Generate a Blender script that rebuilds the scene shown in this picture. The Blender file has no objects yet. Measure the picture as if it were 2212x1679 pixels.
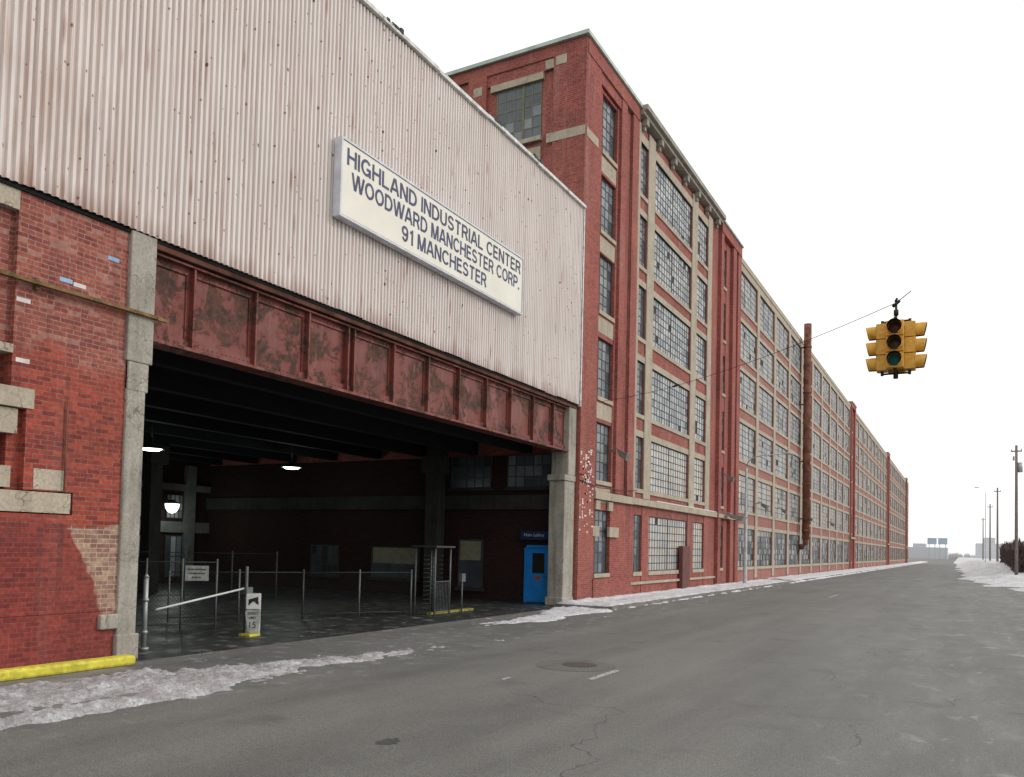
import bpy, bmesh, math, random
import numpy as np
from mathutils import Vector, Matrix, noise
random.seed(7)
S=bpy.context.scene
COL=S.collection
S.view_settings.view_transform='Standard'
S.view_settings.look='None'
S.view_settings.exposure=0

# ---------------------------------------------------------------- materials
class N:
    def __init__(s,name):
        s.m=bpy.data.materials.new(name); s.m.use_nodes=True
        s.t=s.m.node_tree; s.n=s.t.nodes; s.l=s.t.links
        s.b=s.n['Principled BSDF']
        s.g=s.n.new('ShaderNodeNewGeometry')
    def val(s,sock,v):
        if isinstance(v,bpy.types.NodeSocket): s.l.new(v,sock)
        else:
            if isinstance(v,(tuple,list)) and len(v)==3 and sock.type=='RGBA': v=(*v,1)
            sock.default_value=v
    def math(s,op,a,b=0.0,c=None,clamp=False):
        n=s.n.new('ShaderNodeMath'); n.operation=op; n.use_clamp=clamp
        s.val(n.inputs[0],a); s.val(n.inputs[1],b)
        if c is not None: s.val(n.inputs[2],c)
        return n.outputs[0]
    def scalevec(s,v,sc):
        n=s.n.new('ShaderNodeVectorMath'); n.operation='MULTIPLY'
        s.l.new(v,n.inputs[0]); n.inputs[1].default_value=sc
        return n.outputs[0]
    def pos(s,sc=(1,1,1)): return s.scalevec(s.g.outputs['Position'],sc)
    def sep(s):
        n=s.n.new('ShaderNodeSeparateXYZ'); s.l.new(s.g.outputs['Position'],n.inputs[0]); return n.outputs
    def noise(s,vec,scale=1,detail=4,rough=.55,dist=0):
        n=s.n.new('ShaderNodeTexNoise'); s.l.new(vec,n.inputs['Vector'])
        n.inputs['Scale'].default_value=scale; n.inputs['Detail'].default_value=detail
        n.inputs['Roughness'].default_value=rough; n.inputs['Distortion'].default_value=dist
        return n.outputs['Fac']
    def ramp(s,f,lo,hi,a=0.,b=1.):
        n=s.n.new('ShaderNodeMapRange'); s.val(n.inputs[0],f)
        n.inputs[1].default_value=lo;n.inputs[2].default_value=hi;n.inputs[3].default_value=a;n.inputs[4].default_value=b
        return n.outputs[0]
    def mix(s,f,a,b,mode='MIX'):
        n=s.n.new('ShaderNodeMix'); n.data_type='RGBA'; n.blend_type=mode
        s.val(n.inputs[0],f); s.val(n.inputs[6],a); s.val(n.inputs[7],b)
        return n.outputs[2]
    def bump(s,h,st=.3,d=.02):
        n=s.n.new('ShaderNodeBump'); n.inputs['Strength'].default_value=st; n.inputs['Distance'].default_value=d
        s.l.new(h,n.inputs['Height']); s.l.new(n.outputs[0],s.b.inputs['Normal'])
    def out(s,col=None,rough=.8,metal=0,spec=.3):
        if col is not None: s.val(s.b.inputs['Base Color'],col)
        s.val(s.b.inputs['Roughness'],rough); s.b.inputs['Metallic'].default_value=metal
        s.b.inputs['Specular IOR Level'].default_value=spec
        return s.m

def brick_mat(name,c1,c2,mortar,dirt=.5,zones=None,streak=.4,soot=(.10,.05,.045),fadeamt=.38):
    k=N(name); o=k.sep()
    cmb=k.n.new('ShaderNodeCombineXYZ')
    k.l.new(k.math('ADD',o[0],o[1]),cmb.inputs[0]); k.l.new(o[2],cmb.inputs[1])
    bt=k.n.new('ShaderNodeTexBrick'); k.l.new(cmb.outputs[0],bt.inputs['Vector'])
    bt.inputs['Scale'].default_value=1; bt.inputs['Brick Width'].default_value=.225
    bt.inputs['Row Height'].default_value=.076; bt.inputs['Mortar Size'].default_value=.008
    bt.inputs['Mortar Smooth'].default_value=.3; bt.inputs['Bias'].default_value=0.0
    bt.inputs['Color1'].default_value=(*c1,1); bt.inputs['Color2'].default_value=(*c2,1)
    bt.inputs['Mortar'].default_value=(*mortar,1)
    big=k.noise(k.pos(),.45,5,.6)
    c=bt.outputs['Color']
    if zones:
        for fn in zones: c=fn(k,o,c,bt)
    fade=k.noise(k.pos((.6,.6,.35)),.8,4,.6)
    if streak>0: c=k.mix(k.ramp(fade,.42,.68,0,fadeamt),c,(.42,.17,.115))
    c=k.mix(k.ramp(big,.38,.75,0,dirt),c,soot)
    if streak>0:
        st=k.noise(k.pos((1.3,1.3,.12)),2.0,4)
        c=k.mix(k.ramp(st,.54,.74,0,streak),c,(.36,.25,.22))
        st3=k.noise(k.pos((3,3,.25)),1.3,4)
        c=k.mix(k.ramp(st3,.56,.76,0,.4),c,(.09,.04,.04))
    fine=k.noise(k.pos(),14,3)
    c=k.mix(1.0,c,k.mix(k.ramp(fine,.3,.7),(.72,.72,.72),(1.2,1.2,1.2)),'MULTIPLY')
    h=k.math('ADD',k.math('MULTIPLY',bt.outputs['Fac'],-1.0),k.math('MULTIPLY',fine,.5))
    k.bump(h,.5,.012)
    return k.out(c,.85,spec=.2)

M_brick=brick_mat('red_brick',(.40,.088,.068),(.24,.050,.048),(.32,.20,.17),.42)
M_brick_far=brick_mat('pale_wing_brick',(.38,.15,.125),(.28,.105,.095),(.36,.27,.23),.25)  # paler brick with less contrast for the long wing
M_brick_dark=brick_mat('shaded_brick',(.048,.018,.015),(.030,.013,.012),(.034,.028,.024),.6,None,0,(.014,.014,.013))  # brick darkened in its base colour for the shade inside the passage
def zone_left(k,o,c,bt):
    n=k.noise(k.pos(),1.3,3); n2=k.math('MULTIPLY',k.math('SUBTRACT',n,.5),1.4)
    z=k.math('ADD',o[2],n2)
    hi=k.ramp(z,4.7,5.1,0,1); lo=k.ramp(z,2.35,2.25,0,.5)
    pb=k.n.new('ShaderNodeTexWhiteNoise'); pb.noise_dimensions='2D'
    row=k.math('FLOOR',k.math('DIVIDE',o[2],.076))
    off=k.math('MULTIPLY',k.math('MODULO',row,2.0),.5)
    cc=k.n.new('ShaderNodeCombineXYZ'); k.l.new(k.math('FLOOR',k.math('ADD',k.math('DIVIDE',k.math('ADD',o[0],o[1]),.225),off)),cc.inputs[0]); k.l.new(row,cc.inputs[1])
    k.l.new(cc.outputs[0],pb.inputs['Vector'])
    w_=pb.outputs['Value']
    tone=k.mix(k.ramp(w_,.0,.55),(.17,.048,.043),(.32,.095,.070))
    tone=k.mix(k.ramp(w_,.8,.9),tone,(.38,.19,.15))
    tone=k.mix(bt.outputs['Fac'],tone,(.31,.23,.20))
    c=k.mix(k.math('MULTIPLY',hi,.85),c,tone)
    c=k.mix(lo,c,k.mix(k.noise(k.pos(),5,2),(.12,.02,.025),(.20,.035,.035)))
    d=k.math('SUBTRACT',k.math('ADD',o[1],k.math('MULTIPLY',n2,.5)),k.math('SUBTRACT',8.6,k.math('MULTIPLY',o[2],.42)))
    m=k.math('MULTIPLY',k.ramp(d,.28,.33),k.ramp(k.math('ADD',o[2],k.math('MULTIPLY',n2,.3)),2.3,2.25))
    m=k.math('MULTIPLY',m,k.ramp(o[2],.75,.85))
    tan=k.mix(k.ramp(w_,.1,.9),(.24,.12,.09),(.46,.31,.21))
    tan=k.mix(bt.outputs['Fac'],tan,(.46,.40,.34))
    return k.mix(m,c,tan)
M_brick_left=brick_mat('patched_brick',(.44,.082,.052),(.20,.035,.030),(.27,.14,.11),.35,[zone_left],.12,(.08,.03,.03),.15)

def concrete(name,a,b,stain=(.12,.11,.09),amt=.6):
    k=N(name)
    n1=k.noise(k.pos(),1.2,6,.65); n2=k.noise(k.pos((2,2,.2)),2.5,4); n3=k.noise(k.pos(),22,3)
    c=k.mix(k.ramp(n1,.35,.65),a,b)
    c=k.mix(k.ramp(n2,.50,.73,0,amt),c,stain)
    c=k.mix(1.0,c,k.mix(k.ramp(n3,.3,.7),(.8,.8,.8),(1.1,1.1,1.1)),'MULTIPLY')
    v=k.n.new('ShaderNodeTexVoronoi'); v.feature='DISTANCE_TO_EDGE'; v.inputs['Scale'].default_value=.9
    va=k.n.new('ShaderNodeVectorMath'); va.operation='ADD'; k.l.new(k.pos(),va.inputs[0])
    nn=k.n.new('ShaderNodeTexNoise'); nn.inputs['Scale'].default_value=3; k.l.new(k.pos(),nn.inputs['Vector']); k.l.new(nn.outputs['Color'],va.inputs[1])
    k.l.new(va.outputs[0],v.inputs['Vector'])
    c=k.mix(k.ramp(v.outputs['Distance'],.003,.010,.6,0),c,(.08,.07,.06))
    k.bump(k.math('ADD',n1,k.math('MULTIPLY',n3,.3)),.4,.03)
    return k.out(c,.88,spec=.2)
M_conc=concrete('old_concrete',(.42,.39,.34),(.30,.28,.24))
M_conc_tan=concrete('tan_concrete',(.48,.42,.33),(.38,.33,.26),(.23,.19,.14),.4)
M_conc_dark=concrete('shaded_concrete',(.055,.056,.052),(.036,.038,.034),(.02,.02,.019))  # passage shade is put into this concrete's colour
def plain(name,c,rough=.6,metal=0,var=.25,spec=.3,scale=3):
    k=N(name); n=k.noise(k.pos(),scale,5,.6)
    d=tuple(x*(1-var) for x in c); l=tuple(min(1,x*(1+var)) for x in c)
    cc=k.mix(k.ramp(n,.3,.7),d,l)
    return k.out(cc,rough,metal,spec)
M_coping=plain('pale_green_coping',(.42,.50,.44),.6)
M_frame=plain('steel_window_frame',(.055,.052,.05),.6)
M_frame_far=plain('haze_paled_window_frame',(.15,.145,.14),.7)  # frame colour lightened to imitate distance haze along the wing
M_frame_g=plain('olive_window_frame',(.16,.16,.085),.6)
def glass(name,c,var,rough=.12):
    k=N(name); n=k.noise(k.pos((1,1,1)),.7,4,.6); n2=k.noise(k.pos(),9,3)
    cc=k.mix(k.ramp(n,.3,.7),tuple(x*(1-var) for x in c),tuple(x*(1+var) for x in c))
    return k.out(cc,k.ramp(n2,.3,.7,rough,rough+.2),0,.5)
M_g1=glass('sky_grey_glass',(.17,.195,.215),.3)  # grey blue of the reflected sky is held in the pane colour
M_g2=glass('dark_glass',(.075,.092,.105),.35,.08)
M_g3=glass('sky_milky_glass',(.37,.385,.39),.22,.3)  # white sky reflection and haze painted as a milky base colour
M_g4=glass('broken_glass',(.03,.03,.03),.2,.8)
M_g5=glass('warm_reflection_glass',(.47,.44,.39),.18,.25)  # warm light reflected by the lower panes, painted as base colour
M_g6=glass('haze_paled_glass',(.52,.53,.53),.15,.3)  # panes paled in colour to imitate haze on the far bays

def corr():
    k=N('rusty_white_cladding'); o=k.sep()
    base=k.mix(k.noise(k.pos((.5,.5,.5)),1,4),(.63,.565,.53),(.77,.72,.69))
    st=k.noise(k.pos((1,5,.22)),1.0,5,.6)
    c=k.mix(k.ramp(st,.50,.78,0,.42),base,(.47,.34,.29))
    fv=k.math('ABSOLUTE',k.math('SUBTRACT',k.math('FRACT',k.math('DIVIDE',k.math('ADD',o[1],6.0),.125)),.14))
    vn=k.noise(k.pos((1,3.1,.35)),1.0,4,.6)
    c=k.mix(k.math('MULTIPLY',k.ramp(fv,.08,.19,1,0),k.ramp(vn,.30,.62,.25,.8)),c,(.29,.19,.165))
    st2=k.noise(k.pos((1,23,.4)),1.0,3,.6)
    c=k.mix(k.ramp(st2,.58,.74,0,.55),c,(.38,.18,.14))
    fr=k.math('FRACT',k.math('DIVIDE',o[1],0.875))
    c=k.mix(k.ramp(fr,.0,.045,.6,0),c,(.20,.13,.115))
    gr=k.noise(k.pos((.3,.3,.6)),1,4)
    c=k.mix(k.ramp(gr,.45,.75,0,.25),c,(.50,.47,.45))
    def spots(sc,r0,r1,amt,col,rnd,c):
        v=k.n.new('ShaderNodeTexVoronoi'); v.feature='F1'; v.inputs['Scale'].default_value=1; v.inputs['Randomness'].default_value=rnd
        k.l.new(k.pos(sc),v.inputs['Vector'])
        return k.mix(k.ramp(v.outputs['Distance'],r0,r1,amt,0),c,col)
    c=spots((0,5.5,.55),.06,.17,.6,(.36,.15,.10),.95,c)
    c=spots((0,8.0,.24),.05,.14,.5,(.34,.17,.13),1.0,c)
    c=spots((0,3.2,1.6),.05,.085,.95,(.13,.045,.028),.7,c)
    c=spots((0,6.4,4.0),.08,.12,.85,(.20,.07,.045),1.0,c)
    ul=k.math('MULTIPLY',k.ramp(o[1],9.5,5.5),k.ramp(k.noise(k.pos((1,2.2,.5)),1,5,.65),.45,.62,0,.6))
    c=k.mix(ul,c,(.44,.28,.20))
    bn=k.math('ADD',o[2],k.math('MULTIPLY',st,-1.5))
    c=k.mix(k.ramp(bn,6.95,6.4,0,.65),c,(.30,.15,.11))
    return k.out(c,.6,spec=.3)
M_corr=corr()
M_flash=plain('white_flashing',(.58,.58,.56),.5,0,.35,.3,5)
def rustpaint():
    k=N('peeling_red_paint')
    n=k.noise(k.pos(),1.5,9,.72,.5); n2=k.noise(k.pos(),9,5,.6); n3=k.noise(k.pos((3,3,.4)),1.4,4)
    paint=k.mix(n2,(.14,.030,.024),(.21,.052,.040))
    paint=k.mix(k.ramp(n3,.5,.75,0,.5),paint,(.29,.13,.105))
    paint=k.mix(k.ramp(k.noise(k.pos((2,2,.6)),.9,4),.5,.75,0,.6),paint,(.07,.025,.02))
    rust=k.mix(k.ramp(n2,.35,.65),(.035,.02,.015),(.12,.05,.03))
    m=k.ramp(n,.50,.53)
    c=k.mix(m,paint,rust)
    k.bump(k.math('ADD',m,k.math('MULTIPLY',n2,.5)),.5,.01)
    return k.out(c,k.ramp(n,.4,.6,.5,.85),0,.4)
M_girder=rustpaint()
M_rustpipe=plain('rusty_steel',(.17,.070,.048),.85,0,.6,.2,2)
M_ledger=plain('dark_rust_steel',(.10,.042,.03),.85,0,.6,.2,2)
M_dark=plain('dark_ceiling',(.008,.010,.010),.9)  # near black colour stands in for the shade below the bridge
M_steel=plain('galvanised_steel',(.36,.38,.38),.45,.5)
M_steel_in=plain('shaded_galvanised_steel',(.13,.14,.14),.6,.3)  # darker copy of the galvanised steel, with bridge shade in the colour
M_steel_dk=plain('shaded_dark_steel',(.05,.055,.055),.6,.3)  # deepest steel tone, colour lowered to imitate passage shade
M_blackm=plain('black_metal',(.02,.02,.02),.6)
M_yellow=plain('yellow_kerb_paint',(.58,.52,.06),.7,0,.35,.3,8)
M_yellowd=plain('shaded_yellow_paint',(.24,.22,.05),.7,0,.5,.3,8)  # shaded copy of the kerb yellow for inside the passage
M_ypipe=plain('worn_yellow_beam',(.17,.105,.045),.8,0,.6,.3,6)
M_sig=plain('signal_yellow',(.62,.34,.05),.5,0,.22,.35,9)
M_signface=plain('cream_sign_face',(.72,.70,.61),.45,0,.06,.4,1)
M_signrim=plain('white_sign_rim',(.56,.57,.63),.5,0,.2,.4,3)
M_letter=plain('navy_lettering',(.045,.05,.125),.5,0,.3)
M_bluedoor=plain('blue_door_paint',(.015,.22,.62),.5,0,.15)
M_navy=plain('dark_blue_panel',(.01,.03,.10),.5)
M_white=plain('white_paint',(.66,.66,.64),.5,0,.15)
M_dwhite=plain('shaded_white_paint',(.38,.39,.37),.6,0,.35,.3,7)  # white lowered in colour to look shaded under the bridge
M_red=plain('red_paint',(.45,.05,.03),.5)
M_black=plain('black_paint',(.015,.015,.015),.5)
M_brown=plain('brown_door',(.12,.04,.035),.6)
M_wood=plain('haze_grey_wood',(.20,.18,.17),.9,0,.3,.1,5)  # wood colour lightened to imitate haze around the far poles
M_lamp_grey=plain('grey_lamp_paint',(.42,.45,.47),.5)
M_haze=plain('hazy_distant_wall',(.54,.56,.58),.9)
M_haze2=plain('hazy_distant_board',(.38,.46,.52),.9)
M_hedge=plain('dark_bare_hedge',(.10,.07,.065),.9,0,.4)
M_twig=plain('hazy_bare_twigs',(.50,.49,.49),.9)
M_bluebrick=plain('blue_painted_brick',(.25,.42,.62),.7)
M_whitebrick=plain('whitewashed_brick',(.62,.58,.55),.8)
M_blind=plain('cream_blind',(.24,.23,.16),.7)
def emis(name,c,s):
    k=N(name); k.b.inputs['Emission Color'].default_value=(*c,1); k.b.inputs['Emission Strength'].default_value=s
    return k.out(c,.5)
M_lamp=emis('lit_lamp',(.85,1,.9),5)
M_lamp2=emis('lit_globe',(.95,1,.95),3)
M_lensg=emis('green_lens',(.01,.06,.045),.08)
M_lensr=plain('red_lens',(.06,.02,.018),.3)
M_lensy=plain('amber_lens',(.05,.03,.018),.3)

def asphalt(name,base,wet=0):
    k=N(name); o=k.sep()
    big=k.noise(k.pos((.5,.12,1)),1.0,5,.6)
    mid=k.noise(k.pos((1,.6,1)),1.3,6,.65,.3)
    fine=k.noise(k.pos(),55,2); fine2=k.noise(k.pos(),14,4,.7)
    d=tuple(x*.82 for x in base); l=tuple(x*1.2 for x in base)
    c=k.mix(k.ramp(big,.35,.65),d,l)
    tr=k.noise(k.pos((1.1,.025,1)),1.0,3,.5)
    c=k.mix(k.ramp(tr,.45,.65,0,.3),c,tuple(x*1.45 for x in base))
    c=k.mix(k.ramp(mid,.45,.7,0,.35),c,tuple(x*1.4 for x in base))
    c=k.mix(1.0,c,k.mix(k.ramp(fine,.25,.75),(.5,.5,.5),(1.55,1.55,1.55)),'MULTIPLY')
    c=k.mix(1.0,c,k.mix(k.ramp(fine2,.3,.7),(.84,.84,.84),(1.16,1.16,1.16)),'MULTIPLY')
    salt=k.noise(k.pos((1.6,.5,1)),1.0,7,.72,.5)
    far=k.ramp(o[0],-3.5,4.5)
    c=k.mix(k.math('MULTIPLY',k.ramp(salt,.50,.70,0,.5),far),c,(.34,.34,.35))
    blot=k.noise(k.pos((1,.55,1)),2.3,5,.6,.8)
    c=k.mix(k.math('MULTIPLY',k.ramp(blot,.60,.70,0,.5),k.ramp(o[0],-3,1.5)),c,(.42,.43,.44))
    # slush dirt along the building side
    sl_=k.noise(k.pos((1,.8,1)),3.0,6,.7)
    c=k.mix(k.math('MULTIPLY',k.ramp(sl_,.54,.66,0,.55),k.math('MULTIPLY',k.ramp(o[0],-7.8,-9.2),k.ramp(o[1],60,35))),c,(.36,.36,.37))
    wn=k.n.new('ShaderNodeTexNoise'); k.l.new(k.pos(),wn.inputs['Vector']); wn.inputs['Scale'].default_value=.9; wn.inputs['Detail'].default_value=5
    va=k.n.new('ShaderNodeVectorMath'); va.operation='MULTIPLY_ADD'; k.l.new(wn.outputs['Color'],va.inputs[0]); va.inputs[1].default_value=(1.6,1.6,0); k.l.new(k.pos((1,1,0)),va.inputs[2])
    v=k.n.new('ShaderNodeTexVoronoi'); v.feature='DISTANCE_TO_EDGE'; v.inputs['Scale'].default_value=.23; k.l.new(va.outputs[0],v.inputs['Vector'])
    gate=k.ramp(k.noise(k.pos(),.35,2),.50,.58)
    cr=k.math('MULTIPLY',k.ramp(v.outputs['Distance'],.001,.0035,1,0),gate)
    c=k.mix(k.math('MULTIPLY',cr,.5),c,(.03,.03,.03))
    tar=k.noise(k.pos((.8,1.6,1)),.75,3,.5)
    c=k.mix(k.ramp(tar,.62,.74,0,.35),c,(.05,.05,.05))
    k.bump(k.math('ADD',fine,k.math('MULTIPLY',cr,-3)),.35,.006)
    return k.out(c,k.ramp(mid,.3,.7,.6 if not wet else .3,.85 if not wet else .6),0,.35)
M_asph=asphalt('worn_asphalt',(.124,.123,.115))
M_asph_in=asphalt('damp_shaded_asphalt',(.024,.025,.024),1)  # damp floor, base colour also darkened to carry the passage shade
def snowmat(name,dirt,lo=.36,hi=.6):
    k=N(name)
    n=k.noise(k.pos(),2.2,8,.75); n2=k.noise(k.pos(),16,5,.75); n3=k.noise(k.pos(),60,2)
    c=k.mix(k.ramp(n,lo,hi,0,dirt),(.80,.80,.84),(.26,.24,.23))
    c=k.mix(k.ramp(n2,.45,.64,0,dirt),c,(.20,.18,.17))
    c=k.mix(k.ramp(n3,.55,.7,0,dirt*.7),c,(.16,.15,.14))
    k.bump(k.math('ADD',n2,n),.9,.05)
    return k.out(c,.7,0,.3)
M_snow=snowmat('dirty_snow',.70,.30,.56)
M_snow2=snowmat('clean_snow',.36,.40,.65)
M_snow3=snowmat('grey_bank_snow',.50,.36,.6)
def pavemat():
    k=N('worn_pavement'); n=k.noise(k.pos(),2,6,.6); n2=k.noise(k.pos(),30,3)
    c=k.mix(k.ramp(n,.35,.65),(.15,.14,.125),(.24,.23,.21))
    c=k.mix(k.ramp(n2,.4,.7,0,.4),c,(.08,.075,.07))
    return k.out(c,.85)
M_pave=pavemat()

# ---------------------------------------------------------------- geometry helpers
def box(bm,x0,x1,y0,y1,z0,z1,mi=0):
    vs=[bm.verts.new(p) for p in ((x0,y0,z0),(x1,y0,z0),(x1,y1,z0),(x0,y1,z0),(x0,y0,z1),(x1,y0,z1),(x1,y1,z1),(x0,y1,z1))]
    for q in ((0,3,2,1),(4,5,6,7),(0,1,5,4),(1,2,6,5),(2,3,7,6),(3,0,4,7)):
        f=bm.faces.new([vs[i] for i in q]); f.material_index=mi
def tube(bm,pts,r,seg=8,mi=0,cap=True):
    pts=[Vector(p) for p in pts]; rings=[]
    rr=r if isinstance(r,(list,tuple)) else [r]*len(pts)
    for i,p in enumerate(pts):
        d=(pts[min(i+1,len(pts)-1)]-pts[max(i-1,0)]).normalized()
        a=Vector((0,0,1)) if abs(d.z)<.9 else Vector((1,0,0))
        u=d.cross(a).normalized(); w=d.cross(u)
        rings.append([bm.verts.new(p+(u*math.cos(t)+w*math.sin(t))*rr[i]) for t in [2*math.pi*j/seg for j in range(seg)]])
    for a,b in zip(rings,rings[1:]):
        for j in range(seg):
            f=bm.faces.new((a[j],a[(j+1)%seg],b[(j+1)%seg],b[j])); f.material_index=mi; f.smooth=seg>5
    if cap:
        for q in (rings[0],rings[-1]):
            f=bm.faces.new(q); f.material_index=mi
def mk(name,bm,mats,parent=None,label=None):
    bmesh.ops.recalc_face_normals(bm,faces=bm.faces[:])
    me=bpy.data.meshes.new(name); bm.to_mesh(me); bm.free()
    for m in (mats if isinstance(mats,(list,tuple)) else [mats]): me.materials.append(m)
    o=bpy.data.objects.new(name,me); COL.objects.link(o)
    if parent is not None:
        o.parent=parent; o.matrix_parent_inverse=PINV[parent.name]
    if label: o['label']=label
    return o
PINV={}
def thing(name,loc,label,cat,group=None):
    e=bpy.data.objects.new(name,None); e.location=loc; e.empty_display_size=.3; COL.objects.link(e)
    e['label']=label; e['category']=cat
    if group: e['group']=group
    PINV[e.name]=Matrix.Translation(Vector(loc)).inverted()
    return e
def tag(o,label,cat,group=None):
    o['label']=label;o['category']=cat
    if group:o['group']=group
    return o
def B(name,boxes,mat,parent=None,label=None,split=False):
    if split:
        for b in boxes: o=B(name,[b],mat,parent,label)
        return o
    bm=bmesh.new()
    for b in boxes: box(bm,*b)
    return mk(name,bm,mat,parent,label)
def bevel(o,w,s=2):
    m=o.modifiers.new('b','BEVEL'); m.width=w; m.segments=s; m.limit_method='ANGLE'; return o
def text(name,s,loc,rot,h,width,mat,parent=None,ext=.006,bold=0.0):
    cu=bpy.data.curves.new(name,'FONT'); cu.body=s; cu.size=1; cu.extrude=ext; cu.offset=bold
    o=bpy.data.objects.new(name,cu); COL.objects.link(o)
    bpy.context.view_layer.update()
    dg=bpy.context.evaluated_depsgraph_get()
    me=bpy.data.meshes.new_from_object(o.evaluated_get(dg)); bpy.data.objects.remove(o)
    xs=[v.co.x for v in me.vertices]; ys=[v.co.y for v in me.vertices]
    x0,x1,y0,y1=min(xs),max(xs),min(ys),max(ys)
    for v in me.vertices:
        v.co.x=(v.co.x-x0)/(x1-x0)*width; v.co.y=(v.co.y-y0)/(y1-y0)*h
    me.materials.clear(); me.materials.append(mat)
    o=bpy.data.objects.new(name,me); COL.objects.link(o)
    o.rotation_euler=rot; o.location=loc
    if parent is not None: o.parent=parent; o.matrix_parent_inverse=PINV[parent.name]
    return o
FY=(math.pi/2,0,0)
def arc(cx,cy,rx,ry,a0,a1,n=14):
    return [(cx+rx*math.cos(math.radians(a0+(a1-a0)*i/n)),cy+ry*math.sin(math.radians(a0+(a1-a0)*i/n))) for i in range(n+1)]
G_={
'H':(.56,[[(0,0),(0,1)],[(.56,0),(.56,1)],[(0,.52),(.56,.52)]]),
'I':(0,[[(0,0),(0,1)]]),
'G':(.64,[arc(.33,.5,.33,.42,38,330,22),[(.36,.43),(.69,.43)],[(.62,.47),(.62,0)]]),
'L':(.46,[[(0,1),(0,0)],[(0,.08),(.52,.08)]]),
'A':(.60,[[(-.03,0),(.27,1)],[(.63,0),(.33,1)],[(.08,.30),(.52,.30)]]),
'N':(.56,[[(0,0),(0,1)],[(.56,0),(.56,1)],[(.02,.97),(.54,.03)]]),
'D':(.58,[[(0,0),(0,1)],[(0,.92),(.22,.92)]+arc(.24,.5,.34,.42,90,-90,14)+[(0,.08)]]),
'U':(.54,[[(0,1),(0,.33)]+arc(.27,.33,.27,.25,180,360,12)+[(.54,1)]]),
'S':(.52,[arc(.26,.71,.235,.21,15,265,14)+arc(.26,.29,.26,.21,88,-165,14)]),
'T':(.54,[[(-.03,.92),(.57,.92)],[(.27,0),(.27,.9)]]),
'R':(.54,[[(0,0),(0,1)],[(0,.92),(.3,.92)]+arc(.3,.70,.22,.22,90,-90,10)+[(0,.48)],[(.36,.46),(.55,0)]]),
'P':(.52,[[(0,0),(0,1)],[(0,.92),(.28,.92)]+arc(.28,.685,.24,.235,90,-90,10)+[(0,.45)]]),
'C':(.60,[arc(.33,.5,.33,.42,38,322,22)]),
'E':(.46,[[(0,0),(0,1)],[(0,.92),(.50,.92)],[(0,.52),(.46,.52)],[(0,.08),(.52,.08)]]),
'W':(.90,[[(-.04,1),(.2,0)],[(.24,0),(.44,1)],[(.48,1),(.68,0)],[(.72,0),(.95,1)]]),
'M':(.68,[[(0,0),(0,1)],[(.68,0),(.68,1)],[(.04,1),(.32,0)],[(.64,1),(.36,0)]]),
'O':(.66,[arc(.33,.5,.33,.42,0,360,26)]),
'.':(.0,[[(0,0),(0,.17)]]),
'9':(.48,[arc(.24,.69,.235,.24,0,360,18),[(.475,.70),(.475,.5)]+arc(.24,.5,.235,.42,0,-145,12)]),
'1':(.24,[[(.22,0),(.22,1)],[(0,.78),(.2,.82)]]),
}
def stroke_text(s,y0,z0,hh,width,x,mat,parent,sw=.165):
    pen=0; items=[]
    for ch in s:
        if ch==' ': pen+=.34; continue
        w_,st=G_[ch]
        items.append((pen+sw/2,st,ch)); pen+=w_+sw+.09
    tot=pen-.09; sx=width/tot
    bm=bmesh.new()
    for (ox,sts,ch) in items:
        for si,st in enumerate(sts):
            n=len(st); L=[];Rr=[]
            closed=(abs(st[0][0]-st[-1][0])<1e-4 and abs(st[0][1]-st[-1][1])<1e-4)
            for i,p in enumerate(st):
                a=st[i-1] if i>0 else (st[-2] if closed else p); b=st[i+1] if i<n-1 else (st[1] if closed else p)
                dx,dy=b[0]-a[0],b[1]-a[1]; l=math.hypot(dx,dy) or 1; nx,ny=-dy/l*sw/2,dx/l*sw/2
                L.append((p[0]+nx,p[1]+ny)); Rr.append((p[0]-nx,p[1]-ny))
            xo=x+.0007*si
            def V(q): return bm.verts.new((xo,y0+(ox+q[0])*sx,z0+q[1]*hh))
            lv=[V(q) for q in L]; rv=[V(q) for q in Rr]
            for i in range(n-1): bm.faces.new((rv[i],rv[i+1],lv[i+1],lv[i]))
    return mk('lettering',bm,mat,parent)

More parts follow.
